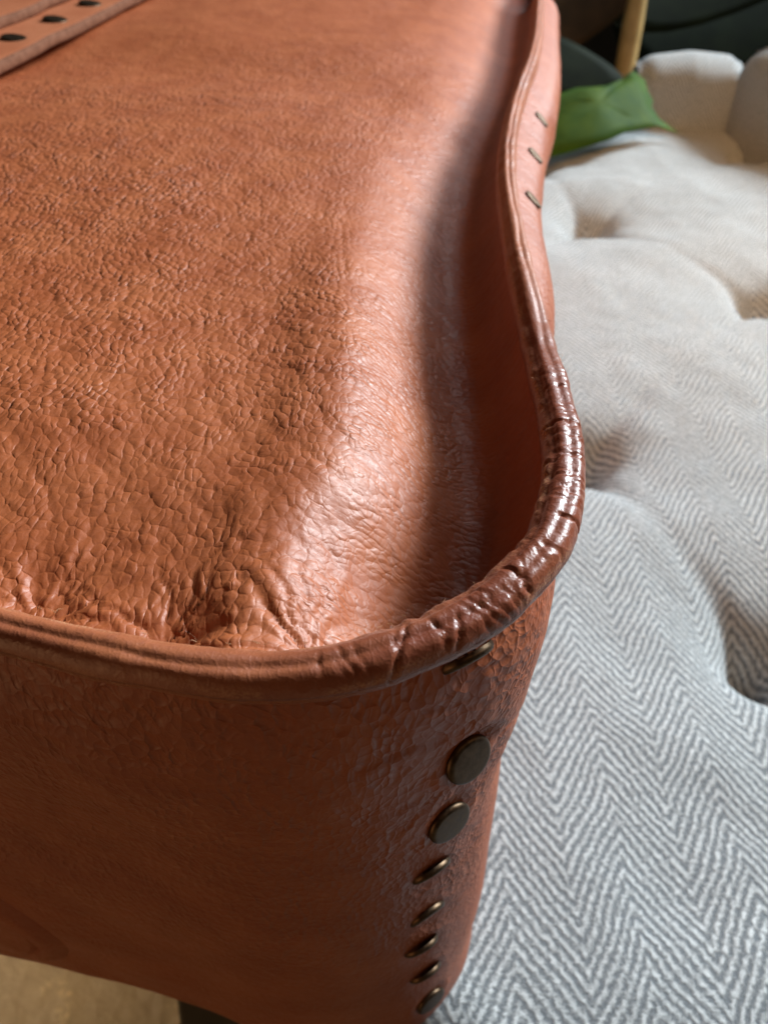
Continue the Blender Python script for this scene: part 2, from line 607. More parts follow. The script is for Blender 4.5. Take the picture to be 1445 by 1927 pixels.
# ------------------------------------------------------------------ handbag
HP = 0.066                                    # piping sits this far below the camera
ZP = ZC - HP
bag = empty('leather_handbag', (-0.08, 0.25, ZC - 0.214),
            'cognac brown pebbled leather handbag with dark piping and brass studs, lying on the chair', 'handbag')
ctrl = [(-0.0417, 0.0525), (-0.0291, 0.0487), (-0.0177, 0.0468), (-0.0067, 0.0471), (0.0018, 0.0496), (0.0092, 0.0536),
        (0.0143, 0.0577), (0.0187, 0.0629), (0.0215, 0.0692), (0.0236, 0.0773), (0.0247, 0.0865), (0.0251, 0.0971),
        (0.0252, 0.1126), (0.0252, 0.1346), (0.0280, 0.1814), (0.0365, 0.2337), (0.0492, 0.2888), (0.0600, 0.350),
        (0.0680, 0.4020), (0.0800, 0.480), (0.0830, 0.505), (0.073, 0.525), (0.045, 0.534), (-0.05, 0.548), (-0.13, 0.560), (-0.158, 0.553),
        (-0.178, 0.53), (-0.200, 0.39), (-0.225, 0.24), (-0.240, 0.14), (-0.238, 0.115), (-0.222, 0.098), (-0.195, 0.089),
        (-0.14, 0.075), (-0.09, 0.0625)]


def closed_spline(P, per=60):
    P = np.array(P); n = len(P); out = []
    for i in range(n):
        p0, p1, p2, p3 = P[i - 1], P[i], P[(i + 1) % n], P[(i + 2) % n]
        t0 = 0; t1 = t0 + np.linalg.norm(p1 - p0) ** 0.5; t2 = t1 + np.linalg.norm(p2 - p1) ** 0.5
        t3 = t2 + np.linalg.norm(p3 - p2) ** 0.5
        t = np.linspace(t1, t2, per, endpoint=False)[:, None]
        a1 = (t1 - t) / (t1 - t0) * p0 + (t - t0) / (t1 - t0) * p1
        a2 = (t2 - t) / (t2 - t1) * p1 + (t - t1) / (t2 - t1) * p2
        a3 = (t3 - t) / (t3 - t2) * p2 + (t - t2) / (t3 - t2) * p3
        b1 = (t2 - t) / (t2 - t0) * a1 + (t - t0) / (t2 - t0) * a2
        b2 = (t3 - t) / (t3 - t1) * a2 + (t - t1) / (t3 - t1) * a3
        out.append((t2 - t) / (t2 - t1) * b1 + (t - t1) / (t2 - t1) * b2)
    return np.concatenate(out)


fineloop = closed_spline(ctrl)
# light smoothing, then arc length with s = 0 at the left of the picture
for _ in range(30):
    fineloop = (np.roll(fineloop, 1, 0) + 2 * fineloop + np.roll(fineloop, -1, 0)) / 4
seg = np.linalg.norm(np.roll(fineloop, -1, 0) - fineloop, axis=1)
S_f = np.concatenate([[0], np.cumsum(seg)]); LT = S_f[-1]
S_f = S_f[:-1]


def loop_at(s):
    s = np.mod(s, LT)
    xx = np.interp(s, np.append(S_f, LT), np.append(fineloop[:, 0], fineloop[0, 0]))
    yy = np.interp(s, np.append(S_f, LT), np.append(fineloop[:, 1], fineloop[0, 1]))
    return np.stack([xx, yy], -1)


def loop_frame(s):
    e = 0.0012
    p = loop_at(s)
    t = loop_at(s + e) - loop_at(s - e)
    t /= np.linalg.norm(t, axis=-1, keepdims=True)
    return p, t, np.stack([t[..., 1], -t[..., 0]], -1)       # outward normal (loop runs anticlockwise)


def s_near(x, y):
    return S_f[np.argmin((fineloop[:, 0] - x) ** 2 + (fineloop[:, 1] - y) ** 2)]


S_CORNER0, S_CORNER1 = s_near(-0.004, 0.0475), s_near(0.0252, 0.112)
S_FAR = s_near(0.069, 0.402)
# variable sampling along the loop; s from -0.06 (left of frame) round the corner
svals = np.concatenate([np.arange(-0.06, S_CORNER1 + 0.03, 0.00028), np.arange(S_CORNER1 + 0.03, S_FAR + 0.03, 0.0008)])
svals = np.concatenate([svals, np.arange(svals[-1] + 0.002, LT - 0.06 - 0.001, 0.003)])
NS = len(svals)


def corner_w(s):
    return sstep(S_CORNER0 - 0.004, S_CORNER0 + 0.014, s) * (1 - sstep(S_CORNER1 - 0.02, S_CORNER1 + 0.01, s))


# --- piping: a folded leather tube with two ridges, cracked where it turns the corner
NT = 56
s2, th = np.meshgrid(svals, np.linspace(0, 2 * np.pi, NT, endpoint=False), indexing='ij')
cw = corner_w(s2)
r = 0.00235 + 0.00055 * sstep(-0.01, S_CORNER0 + 0.01, s2) * (1 - sstep(LT - 0.30, LT - 0.07, s2)) - 0.00015 * sstep(S_CORNER1 - 0.03, S_CORNER1 + 0.02, s2) * (1 - sstep(LT - 0.30, LT - 0.07, s2)) + 0.00012 * N1(s2 * 260, 0 * s2 + 3)
# th = 0 outward, pi/2 up, pi inward
deg = np.degrees(th)
r = r - 0.00032 * gauss(deg - 78 + 8 * N2(s2 * 90, 0 * s2), 11) + 0.00012 * gauss(deg - 50, 20)
r = r - 0.00024 * gauss(deg - 128 + 6 * N3(s2 * 120, 0 * s2), 9) * (0.5 + 0.5 * cw)
# stitch dimples along the seam
r = r - 0.00006 * gauss(deg - 130, 14) * (0.5 + 0.5 * np.sin(s2 * 2 * np.pi / 0.0031))
# cross cracks
ca = np.random.default_rng(21)
cr_s = [(S_CORNER0 + 0.006, 1.0), (s_near(.0143, .0577), 1.25), (s_near(.0075, .0527), .8), (s_near(.0205, .0668), 1.3), (s_near(.0247, .0855), 1.3),
        (s_near(.0238, .078), .7)]
for k in range(60):
    cr_s.append((ca.uniform(S_CORNER0 - 0.004, S_CORNER1 - 0.012), ca.uniform(0.2, 0.55)))
for k in range(26):
    cr_s.append((ca.uniform(-0.05, S_FAR), ca.uniform(0.08, 0.25)))
for s0, a in cr_s:
    wig = 0.00045 * N4(deg / 26 + 31 * s0 * 100, 0 * deg + s0 * 400) + (ca.uniform(-1, 1) * 0.00003) * (deg - 80)
    lo = ca.uniform(-10, 40); hi = lo + ca.uniform(60, 150) * min(1, 0.45 + a)
    win = sstep(lo - 15, lo + 12, deg) * (1 - sstep(hi - 12, hi + 15, deg))
    dd = s2 - s0 - wig
    r = r - 0.00040 * a * gauss(dd, 0.00017) * win + 0.00004 * a * gauss(np.abs(dd) - 0.0008, 0.0005) * win
# gathered ruffles on the inner side of the corner
ruf = gauss(deg - 150, 28) * cw
r = r + 0.00028 * ruf * np.clip(N2(s2 * 620, 0 * s2 + 7) + 0.4 * N3(s2 * 1300, deg / 30), -1, 1)
r = r + 0.00004 * cw * N3.fbm(s2 * 700, deg / 22, 3) + 0.00003 * N4.fbm(s2 * 900, deg / 16, 2)
p, t, n = loop_frame(svals)
lift = 0.0007 * N2(svals * 60, 0 * svals + 1) + 0.0006 * N1(svals * 25, 0 * svals + 9)
lift = lift * sstep(-0.06, -0.045, svals) * (1 - sstep(LT - 0.10, LT - 0.062, svals))
flare = (sstep(S_CORNER1 - 0.01, S_CORNER1 + 0.05, svals) * (1 - sstep(LT - 0.30, LT - 0.07, svals)))[:, None]
out = (r * np.cos(th)) * (1 - 0.18 * flare)
up = r * np.sin(th) * (1.05 + 0.28 * flare) + lift[:, None] + 0.0012 * flare
V = np.stack([p[:, None, 0] + n[:, None, 0] * out, p[:, None, 1] + n[:, None, 1] * out, ZP + up], -1)
wear = 0.9 * gauss(deg - 150, 16) * (0.35 + 0.65 * sstep(0.0, 0.5, N1(s2 * 300, deg / 40))) \
    + 0.55 * gauss(deg - 15, 14) * sstep(0.05, 0.5, N2(s2 * 180, deg / 50))
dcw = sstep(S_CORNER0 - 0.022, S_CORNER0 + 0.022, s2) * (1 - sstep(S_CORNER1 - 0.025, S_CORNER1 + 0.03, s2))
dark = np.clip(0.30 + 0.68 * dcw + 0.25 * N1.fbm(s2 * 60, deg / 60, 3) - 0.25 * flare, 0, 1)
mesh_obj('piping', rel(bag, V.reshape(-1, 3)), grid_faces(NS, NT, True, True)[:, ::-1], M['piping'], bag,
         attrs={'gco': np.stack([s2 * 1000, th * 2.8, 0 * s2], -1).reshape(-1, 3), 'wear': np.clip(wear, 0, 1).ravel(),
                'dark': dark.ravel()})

# --- front panel: a soft sagging sheet inside the piping
YAW = R(-8)
EX = np.array((math.cos(YAW), math.sin(YAW))); EY = np.array((-math.sin(YAW), math.cos(YAW)))


def axis(parts):
    return np.concatenate([np.arange(a, b, d) for a, b, d in parts])


xs = axis([(-0.245, -0.135, 0.0016), (-0.135, -0.055, 0.0009), (-0.055, 0.032, 0.00040), (0.032, 0.088, 0.0010)])
ys = axis([(0.044, 0.125, 0.00040), (0.125, 0.22, 0.0007), (0.22, 0.565, 0.0014)])
X, Y = np.meshgrid(xs, ys, indexing='ij')
lp = loop_at(np.arange(0, LT, 0.0012))
lpa = np.roll(lp, -1, 0)
D = np.full(X.shape, 1e9); inside = np.zeros(X.shape, bool)
for a, b in zip(lp, lpa):
    if abs(a[0]) < 0.3:
        D = np.minimum(D, np.hypot(X - a[0], Y - a[1]))
    c = ((a[1] > Y) != (b[1] > Y))
    inside ^= c & (X < (b[0] - a[0]) * (Y - a[1]) / (b[1] - a[1] + 1e-15) + a[0])
D = np.where(inside, D, -D)
# distance to the right side and to the lower side separately
side_pts = loop_at(np.linspace(s_near(.0187, .0629), S_FAR + 0.03, 200))
low_pts = loop_at(np.linspace(-0.2, s_near(.0143, .0577), 200))
DR = np.full(X.shape, 1e9); DL = np.full(X.shape, 1e9)
for a in side_pts:
    DR = np.minimum(DR, np.hypot(X - a[0], Y - a[1]))
for a in low_pts:
    DL = np.minimum(DL, np.hypot(X - a[0], Y - a[1]))
mm = 1000.0
dr, dl = DR * mm, DL * mm


def prof(d, pts):
    """smooth profile through (distance mm, height mm)"""
    px = np.array([q[0] for q in pts], float); py = np.array([q[1] for q in pts], float)
    x = np.clip(d, px[0], px[-1])
    m = np.gradient(py, px)
    k = np.clip(np.searchsorted(px, x, side='right') - 1, 0, len(px) - 2)
    h = px[k + 1] - px[k]; t = (x - px[k]) / h
    return ((2 * t ** 3 - 3 * t ** 2 + 1) * py[k] + (t ** 3 - 2 * t ** 2 + t) * h * m[k]
            + (-2 * t ** 3 + 3 * t ** 2) * py[k + 1] + (t ** 3 - t ** 2) * h * m[k + 1])


zr = prof(dr, [(0, -1.5), (2.5, -6.5), (6, -12.0), (11, -14.2), (16, -11.8), (21, -7.0), (26, -2.6), (31, 0.3), (36, 0.4), (43, -0.9), (53, -1.0), (72, 0.6), (100, 2.2), (180, 2.0)])
zl = prof(dl, [(0, -1.5), (2, -2.6), (5, -3.4), (9, -3.5), (16, -2.6), (28, -1.2), (45, -0.3), (80, 0.2), (300, 0.6)])
far = sstep(0.09, 0.24, Y)
zr2 = prof(dr, [(0, -1.5), (2.5, -6.0), (6, -10.5), (11, -12.0), (16, -10.4), (22, -7.2), (30, -4.0), (42, -1.6), (60, -0.4), (100, 1.0), (180, 1.0)])
Zm = zr * (1 - far) + zr2 * far + zl
# a transverse dip beyond the swell
yl = (X * EY[0] + Y * EY[1])
Zm = Zm - 2.6 * gauss(yl - 0.265 + 0.12 * X, 0.030) * sstep(20, 45, dr) + 1.0 * gauss(yl - 0.17, 0.06) * sstep(18, 50, dr)
Zm = Zm + 0.5 * N1.fbm(X * 30 + 3, Y * 24 + 3, 2) * sstep(6, 20, D * mm)
# pinches where the panel is gathered into the seam
for (qx, qy, a) in ((-0.0245, 0.0530, 1.0), (-0.0084, 0.0515, 1.1), (-0.0407, 0.0570, 0.8), (0.0045, 0.0555, 0.3), (-0.058, 0.0600, 0.7)):
    rr = np.hypot(X - qx, Y - qy) * mm
    an = np.degrees(np.arctan2(Y - qy, X - qx))
    wob = an + 7 * N2(X * 300, Y * 300)
    rid = 1 - np.abs(N3(wob / 13.0 + qx * 5000, rr / 40 + 2))
    fall = np.exp(-rr / 11.0) * sstep(0.3, 3.0, rr)
    Zm = Zm - a * 1.05 * fall * rid ** 3 - a * 1.0 * np.exp(-(rr / 3.0) ** 2)
    # soft swells between the pinches
    Zm = Zm + a * 0.9 * gauss(rr - 9, 5) * sstep(20, 160, np.abs(an))
# stress folds running out of the corner of the gully
q = np.array((0.0125, 0.0680))
rr = np.hypot(X - q[0], Y - q[1]) * mm
an = np.degrees(np.arctan2(Y - q[1], X - q[0]))
rid = 1 - np.abs(N2(an / 11 + 3, rr / 16 + 4 * N1(X * 90, Y * 90)))
Zm = Zm - 0.22 * np.exp(-((rr - 9) / 9) ** 2) * rid ** 6
# long shallow creases lengthwise across the open panel
cre = 1 - np.abs(N3(X * 210 + 3.0 * N1(X * 30, Y * 30), Y * 34 + 8))
Zm = Zm - 0.14 * cre ** 7 * sstep(14, 30, dr) * sstep(8, 20, dl) * (1 - sstep(0.15, 0.2, Y))
Zm = Zm * sstep(-0.8, 2.6, D * mm)
keep = D > -0.0012
ii = -np.ones(X.shape, int); ii[keep] = np.arange(keep.sum())
fk = ii.ravel()[grid_faces(*X.shape)]
fk = fk[(fk >= 0).all(1)]
Zw = ZP + Zm / mm
xl = X * EX[0] + Y * EX[1]
fine = np.clip(sstep(40, 22, dr) + 0.4 * sstep(0.25, 0.34, Y) + 0.25 * sstep(9, 3, dl), 0, 1)
amp = np.clip(0.95 - 0.40 * sstep(0.24, 0.34, Y) - 0.50 * sstep(14, 7, dr) - 0.3 * sstep(4, 1, D * mm), 0.12, 1)
amp = amp * (0.85 + 0.3 * N2(X * 40, Y * 40)) * (0.66 + 0.34 * sstep(0.065, 0.12, Y))
mesh_obj('front_panel', rel(bag, np.stack([X, Y, Zw], -1)[keep]), fk, M['panel'], bag,
         attrs={'gco': np.stack([xl * mm, yl * mm, 0 * X], -1)[keep], 'fine': fine[keep], 'amp': amp[keep]})

# --- gusset: the wall that runs round the bag under the piping
WD = 0.148
wv = np.concatenate([np.arange(0, 0.05, 0.0006), np.arange(0.05, 0.1, 0.0010), np.linspace(0.1, WD, 40)])
gs = np.concatenate([np.arange(-0.12, S_CORNER1 + 0.03, 0.0006), np.arange(S_CORNER1 + 0.03, S_FAR + 0.03, 0.0012)])
gs = np.concatenate([gs, np.arange(gs[-1] + 0.003, LT - 0.12 - 0.002, 0.004)])
s2, w2 = np.meshgrid(gs, wv, indexing='ij')
S_TURN = s_near(0.0102, 0.0542)


def gusset_off(s, w):
    """outward offset in millimetres"""
    wm = w * mm
    front = prof(wm, [(0, -0.5), (4, 0.2), (10, 1.6), (22, 2.2), (40, 0.8), (80, 0.2), (148, -0.5)])
    corner = prof(wm, [(0, -1.4), (4, -0.6), (9, 1.0), (18, 1.5), (28, 0.9), (40, 0.1), (52, -0.6), (62, -0.8), (100, -0.2), (148, 1.4)])
    right = prof(wm, [(0, 0.6), (2, 3.8), (5, 7.8), (9, 10.2), (15, 10.8), (30, 8.8), (60, 4.0), (148, 0.0)])
    kc = sstep(S_CORNER0 - 0.006, S_TURN - 0.001, s)
    kr = sstep(s_near(.0240, .082), S_CORNER1 + 0.050, s) * (1 - sstep(S_FAR + 0.03, S_FAR + 0.08, s))
    kb = sstep(S_FAR + 0.03, S_FAR + 0.10, s)
    o = front * (1 - kc) + corner * kc
    o = o * (1 - kr) + right * kr
    return o * (1 - kb) + front * kb


def drop(s):
    return 1.015 + 0.075 * sstep(-0.03, S_TURN, s) * (1 - sstep(S_CORNER1, S_CORNER1 + 0.1, s))


off = gusset_off(s2, w2)
wm = w2 * mm; sm = s2 * mm
wrapw = sstep(-0.12, -0.095, s2) * (1 - sstep(LT - 0.17, LT - 0.125, s2))
off = off + 0.7 * N1.fbm(sm / 26, wm / 26, 2) * sstep(2, 12, wm) * wrapw
# wrinkles that run down from the seam and horizontal creases below it
cc = np.exp(-((s2 - S_TURN) / 0.022) ** 2)
rid = 1 - np.abs(N2(sm / 2.6 + 1.2 * N3(sm / 6, wm / 6), wm / 26))
off = off - 0.32 * rid ** 4 * sstep(1, 5, wm) * np.exp(-wm / 13) * (0.4 + 0.6 * cc)
rid = 1 - np.abs(N4(sm / 22 + 2, wm / 3.4 + 1.4 * N3(sm / 9, wm / 9)))
off = off - 0.34 * rid ** 5 * sstep(4, 10, wm) * (1 - sstep(35, 60, wm)) * (0.5 + 0.8 * cc)
# dimples at the studs of the corner column
RIV_S = []
for X0, h in ((0.0098, 0.0738), (0.0111, 0.0967), (0.0100, 0.1154), (0.0083, 0.1331), (0.0083, 0.1523), (0.0073, 0.1660), (0.0086, 0.1840), (0.0102, 0.2050)):
    RIV_S.append((X0, h - HP))
# tilt up (+) or down (-) in degrees for the eight studs of the corner column
TILT = [-34, 16, 9, -24, -15, -29, -27, 6]
off = off - 7.0 * sstep(WD - 0.009, WD, w2) ** 2
for (X0, wr), tl in zip(RIV_S, TILT):
    sc = s_near(X0, 0.0475 + 0.55 * (X0 + 0.002)); wc = wr / float(drop(np.array(sc)))
    rr = np.hypot(sm - sc * mm, wm - wc * mm)
    k = np.unravel_index(np.argmin(rr), rr.shape)
    seatp = off[k] - 0.3 + math.tan(R(tl * 0.7 if tl > 0 else tl * 0.25)) * (wm - wc * mm) + 0.022 * (sm - sc * mm) ** 2
    kk = sstep(7.0, 4.2, rr) * (1.0 if tl > 0 else 0.45) * (0.0 if tl == TILT[0] else 1.0)
    off = off * (1 - kk) + seatp * kk
# pressed emblem ring on the lower wall
EMB_S, EMB_W, EMB_R = -0.065, 0.112, 31.0
rr = np.hypot(sm - EMB_S * mm, wm - EMB_W * mm)
p, t, n = loop_frame(gs)
V = np.stack([p[:, None, 0] + n[:, None, 0] * off / mm, p[:, None, 1] + n[:, None, 1] * off / mm, ZP - w2 * drop(s2) - 0.0005], -1)
GV = V
fine = np.clip(0.05 + 0.75 * sstep(S_CORNER0 + 0.012, S_TURN + 0.012, s2) + 0.25 * sstep(60, 110, wm), 0, 1)
amp = np.clip(1.0 - 0.45 * sstep(60, 110, wm) - 0.4 * sstep(S_TURN + 0.012, S_TURN + 0.026, s2), 0.15, 1)
mesh_obj('gusset', rel(bag, V.reshape(-1, 3)), grid_faces(len(gs), len(wv), True), M['gusset'], bag,
         attrs={'gco': np.stack([sm, -wm, 0 * sm], -1).reshape(-1, 3), 'fine': fine.ravel(), 'amp': amp.ravel()})
# back panel closes the bag on the seat side
bp = V[:, -1]
cen = bp.mean(0)
mesh_obj('back_panel', rel(bag, np.concatenate([bp, [cen]])), np.array([(i, (i + 1) % len(bp), len(bp)) for i in range(len(bp))])[:, ::-1],
         M['gusset'], bag, attrs={'gco': np.concatenate([bp, [cen]]) * 1000, 'fine': np.ones(len(bp) + 1) * 0.3, 'amp': np.ones(len(bp) + 1) * 0.5})


def gusset_surface(s_, w_):
    """point and outward normal on the finished wall"""
    def at(s_, w_):
        i0 = np.interp(s_, gs, np.arange(len(gs))); j0 = np.interp(w_, wv, np.arange(len(wv)))
        ia, ja = int(i0), int(j0); ib, jb = min(ia + 1, len(gs) - 1), min(ja + 1, len(wv) - 1)
        fa, fb = i0 - ia, j0 - ja
        return (GV[ia, ja] * (1 - fa) + GV[ib, ja] * fa) * (1 - fb) + (GV[ia, jb] * (1 - fa) + GV[ib, jb] * fa) * fb
    e = 0.0024
    q = at(s_, w_)
    nn = np.cross(at(s_ + e, w_) - at(s_ - e, w_), at(s_, max(0, w_ - e)) - at(s_, w_ + e))
    return q, nn / np.linalg.norm(nn)


# emblem: pressed disc with a raised rim
prof_e = [(0.0, 0.2), (0.3, 0.2), (0.6, 0.2), (0.90, 0.2), (0.93, 0.25), (0.960, -0.32), (0.985, -0.32), (1.005, 0.45), (1.03, 0.95), (1.09, 0.45), (1.17, -0.15), (1.2, -0.5)]
vv = []; ge = []
for rr_, hh_ in prof_e:
    for k in range(144):
        a = 2 * math.pi * k / 144
        s_, w_ = EMB_S + EMB_R * rr_ / mm * math.cos(a), EMB_W + EMB_R * rr_ / mm * math.sin(a)
        w_ = min(w_, WD - 0.003)
        q = gusset_surface(s_, w_)[0]
        nn = loop_frame(np.array([s_]))[2][0]
        hh2 = (hh_ * 1.5 + 0.52) * (1 - float(sstep(WD - 0.020, WD - 0.010, np.array(w_)))) - 0.25 * float(sstep(WD - 0.020, WD - 0.010, np.array(w_)))
        vv.append((q[0] + nn[0] * hh2 / mm, q[1] + nn[1] * hh2 / mm, q[2])); ge.append((s_ * mm, -w_ * mm, 0))
if True:
    ne = len(prof_e) * 144
    emb = mesh_obj('embossed_emblem', rel(bag, vv), grid_faces(len(prof_e), 144, False, True), M['gusset'], bag,
                   attrs={'gco': np.array(ge), 'fine': np.ones(ne) * 0.8, 'amp': np.ones(ne) * 0.35})
    emb['label'] = 'round emblem pressed into the leather'


# --- studs
def rivet_mesh(name, rad, h):
    pr = [(0.0, 1.0), (0.35, 0.99), (0.62, 0.95), (0.78, 0.93), (0.86, 0.90), (0.93, 0.74), (0.985, 0.42), (1.0, 0.1), (0.97, -0.35)]
    K = 40
    vv = []; ff = []
    vv.append((0, 0, h))
    for rr_, hh_ in pr[1:]:
        for k in range(K):
            a = 2 * math.pi * k / K
            vv.append((rad * rr_ * math.cos(a), rad * rr_ * math.sin(a), h * hh_))
    ff += [(0, 1 + k, 1 + (k + 1) % K) for k in range(K)]
    for i in range(len(pr) - 2):
        for k in range(K):
            a, b = 1 + i * K + k, 1 + i * K + (k + 1) % K
            ff.append((a, a + K, b + K, b))
    me = bpy.data.meshes.new(name)
    me.from_pydata(vv, [], ff); me.update()
    me.polygons.foreach_set('use_smooth', np.ones(len(me.polygons), dtype=bool))
    me.materials.append(M['metal'])
    return me


RIV = rivet_mesh('rivet', 0.0039, 0.0009)


def rivet(pos, nrm, parent, spin=0.0, scale=1.0):
    o = bpy.data.objects.new('rivet', RIV)
    col.objects.link(o)
    o.parent = parent
    o.location = Vector(pos) - parent.location
    o.rotation_euler = Vector(nrm).to_track_quat('Z', 'Y').to_euler()
    o.scale = (scale,) * 3
    return o


for (X0, wr), tl in zip(RIV_S, TILT):
    sc = s_near(X0, 0.0475 + 0.55 * (X0 + 0.002))
    q, nn = gusset_surface(sc, wr / float(drop(np.array(sc))))
    nh = Vector((nn[0], nn[1], 0)).normalized()
    nv = nh * math.cos(R(tl)) + Vector((0, 0, math.sin(R(tl))))
    rivet(Vector(q) + nv * (0.0004 if tl > 0 else -0.0003) - nh * (0.0009 if tl == TILT[0] else 0.0), nv, bag)
# studs along the right side, just under the piping
for yy in (0.1876, 0.2191, 0.2514):
    sc = S_f[np.argmin(np.where(fineloop[:, 0] > 0, np.abs(fineloop[:, 1] - yy), 9))]
    q, nn = gusset_surface(sc, 0.0045)
    nh = Vector((nn[0], nn[1], 0)).normalized()
    o = rivet(Vector(q) + Vector(nn) * 0.0002, nn, bag)
    o.scale = (0.50, 0.72, 0.35)


# --- straps lying on the panel
def panel_z(x, y):
    i = int(np.clip(np.searchsorted(xs, x), 1, len(xs) - 1)); j = int(np.clip(np.searchsorted(ys, y), 1, len(ys) - 1))
    return float(Zw[i, j])


sy_ = np.linspace(0.08, 0.48, 120)
sz_ = np.array([max(panel_z(-0.115 + 0.14 * (q - 0.30), q), panel_z(-0.135 + 0.14 * (q - 0.30), q)) for q in sy_])
sz_ = np.convolve(np.pad(sz_, 15, mode='edge'), np.ones(31) / 31, mode='valid')


k_ = (sy_ > 0.2) & (sy_ < 0.43)
sfit_ = np.polyfit(sy_[k_], sz_[k_], 1)


def strap_z(y):
    return float(np.polyval(sfit_, y)) + 0.0012


def strap(name, x_right, width, thick, lift, seed):
    """band running lengthwise on the panel; x_right is its right edge at y = 0.30"""
    L0, L1 = 0.068, 0.56
    us = np.linspace(L0, L1, 160)
    dirv = np.array((0.139, 0.990))
    prof2 = []
    R0 = thick / 2
    for k in range(9):                                   # rounded right edge
        a = -math.pi / 2 + math.pi * k / 8
        prof2.append((R0 * 0.55 * math.cos(a) - R0 * 0.55, R0 + R0 * math.sin(a)))
    prof2 = prof2 + [(-0.0012, thick + 0.00005), (-0.004, thick), (-width / 2, thick + 0.0004), (-width + 0.004, thick), (-width + 0.001, thick), (-width, thick * 0.5), (-width + 0.001, 0.0)]
    V = []; gc = []
    for u in us:
        c0 = np.array((x_right, 0.30)) + dirv * (u - 0.30)
        zb = strap_z(c0[1]) + lift
        zb += 0.0002 * float(N1(np.array(u * 40 + seed), np.array(seed)))
        wob = 0.0004 * float(N2(np.array(u * 90 + seed), np.array(seed)))
        for (a, b) in prof2:
            q = c0 + np.array((dirv[1], -dirv[0])) * (a + wob)
            V.append((q[0], q[1], zb + b)); gc.append((a * mm, u * mm, 0))
    npf = len(prof2)
    F = grid_faces(len(us), npf, False, True)
    o = mesh_obj(name, rel(bag, V), F[:, ::-1], M['strap'], bag,
                 attrs={'gco': np.array(gc), 'fine': np.ones(len(V)) * 0.8, 'amp': np.ones(len(V)) * 0.35})
    o.data.materials.append(M['edge'])
    mi = np.zeros(len(F), dtype=np.int32)
    mi[(np.arange(len(F)) % npf) < 8] = 1
    o.data.polygons.foreach_set('material_index', mi)
    return o


SX = -0.1125
st1 = strap('strap', SX, 0.052, 0.0036, 0.0005, 3)
st2 = strap('strap', SX - 0.0200, 0.026, 0.0034, 0.0045, 9)
st1['label'] = 'wide strap with painted edge'
st2['label'] = 'narrower strap lying on the wide one'
for yy in (0.205, 0.235, 0.265, 0.295, 0.325, 0.355, 0.385, 0.415):
    xr = SX - 0.0100 + 0.14 * (yy - 0.30)
    z = strap_z(yy) + 0.0039
    o = rivet((0, 0, 0), (0.16, 0.0, 1.0), bag, scale=1.15)
    o.parent = st1
    o.location = Vector((xr, yy, z)) - bag.location

# --- loose fibres on the worn seam
def fibres():
    V = []; Fc = []
    fr = np.random.default_rng(5)
    for k in range(260):
        if k < 90:
            s = fr.uniform(-0.045, S_CORNER1 - 0.01); th_ = fr.normal(150, 10)
        else:
            s = fr.uniform(S_CORNER1 - 0.02, S_FAR); th_ = fr.normal(18, 12)
        pp, tt, nn = loop_frame(np.array([s])); pp, tt, nn = pp[0], tt[0], nn[0]
        rad = 0.0027
        a = R(th_)
        q = np.array((pp[0] + nn[0] * rad * math.cos(a), pp[1] + nn[1] * rad * math.cos(a), ZP + rad * math.sin(a) + 0.0003))
        nv = np.array((nn[0] * math.cos(a), nn[1] * math.cos(a), math.sin(a)))
        d = np.array((tt[0], tt[1], 0)) * fr.normal(0, 1) + nv * abs(fr.normal(0.5, 0.3)) + fr.normal(0, 0.4, 3)
        d /= np.linalg.norm(d)
        L = fr.uniform(0.0004, 0.0014); wd = 0.00003
        sidev = np.cross(d, nv); sidev /= (np.linalg.norm(sidev) + 1e-9)
        b = len(V)
        mid = q + d * L * 0.5 + fr.normal(0, 0.00012, 3)
        for pt, ww in ((q, wd), (mid, wd * 0.8), (q + d * L, wd * 0.3)):
            for kk in range(3):
                an = 2 * math.pi * kk / 3
                V.append(pt + ww * (sidev * math.cos(an) + nv * math.sin(an)))
        for i in range(2):
            for kk in range(3):
                Fc.append((b + i * 3 + kk, b + i * 3 + (kk + 1) % 3, b + (i + 1) * 3 + (kk + 1) % 3, b + (i + 1) * 3 + kk))
    o = mesh_obj('frayed_fibres', rel(bag, V), np.array(Fc), M['thread'], bag)
    o['kind'] = 'stuff'


fibres()

# ------------------------------------------------------------------ house plant behind the chair
plant = empty('house_plant', (0.30, 1.05, 0), 'potted plant with a tan cane and one bright green leaf behind the chair', 'plant')


def tube(name, pts, rad, mat, parent, K=14):
    V = []
    for i, (p, r_) in enumerate(zip(pts, rad)):
        p = Vector(p)
        d = Vector(pts[min(i + 1, len(pts) - 1)]) - Vector(pts[max(i - 1, 0)])
        q = d.to_track_quat('Z', 'Y')
        for k in range(K):
            a = 2 * math.pi * k / K
            V.append(tuple(p + q @ Vector((r_ * math.cos(a), r_ * math.sin(a), 0))))
    return mesh_obj(name, rel(parent, V), grid_faces(len(pts), K, False, True), mat, parent)


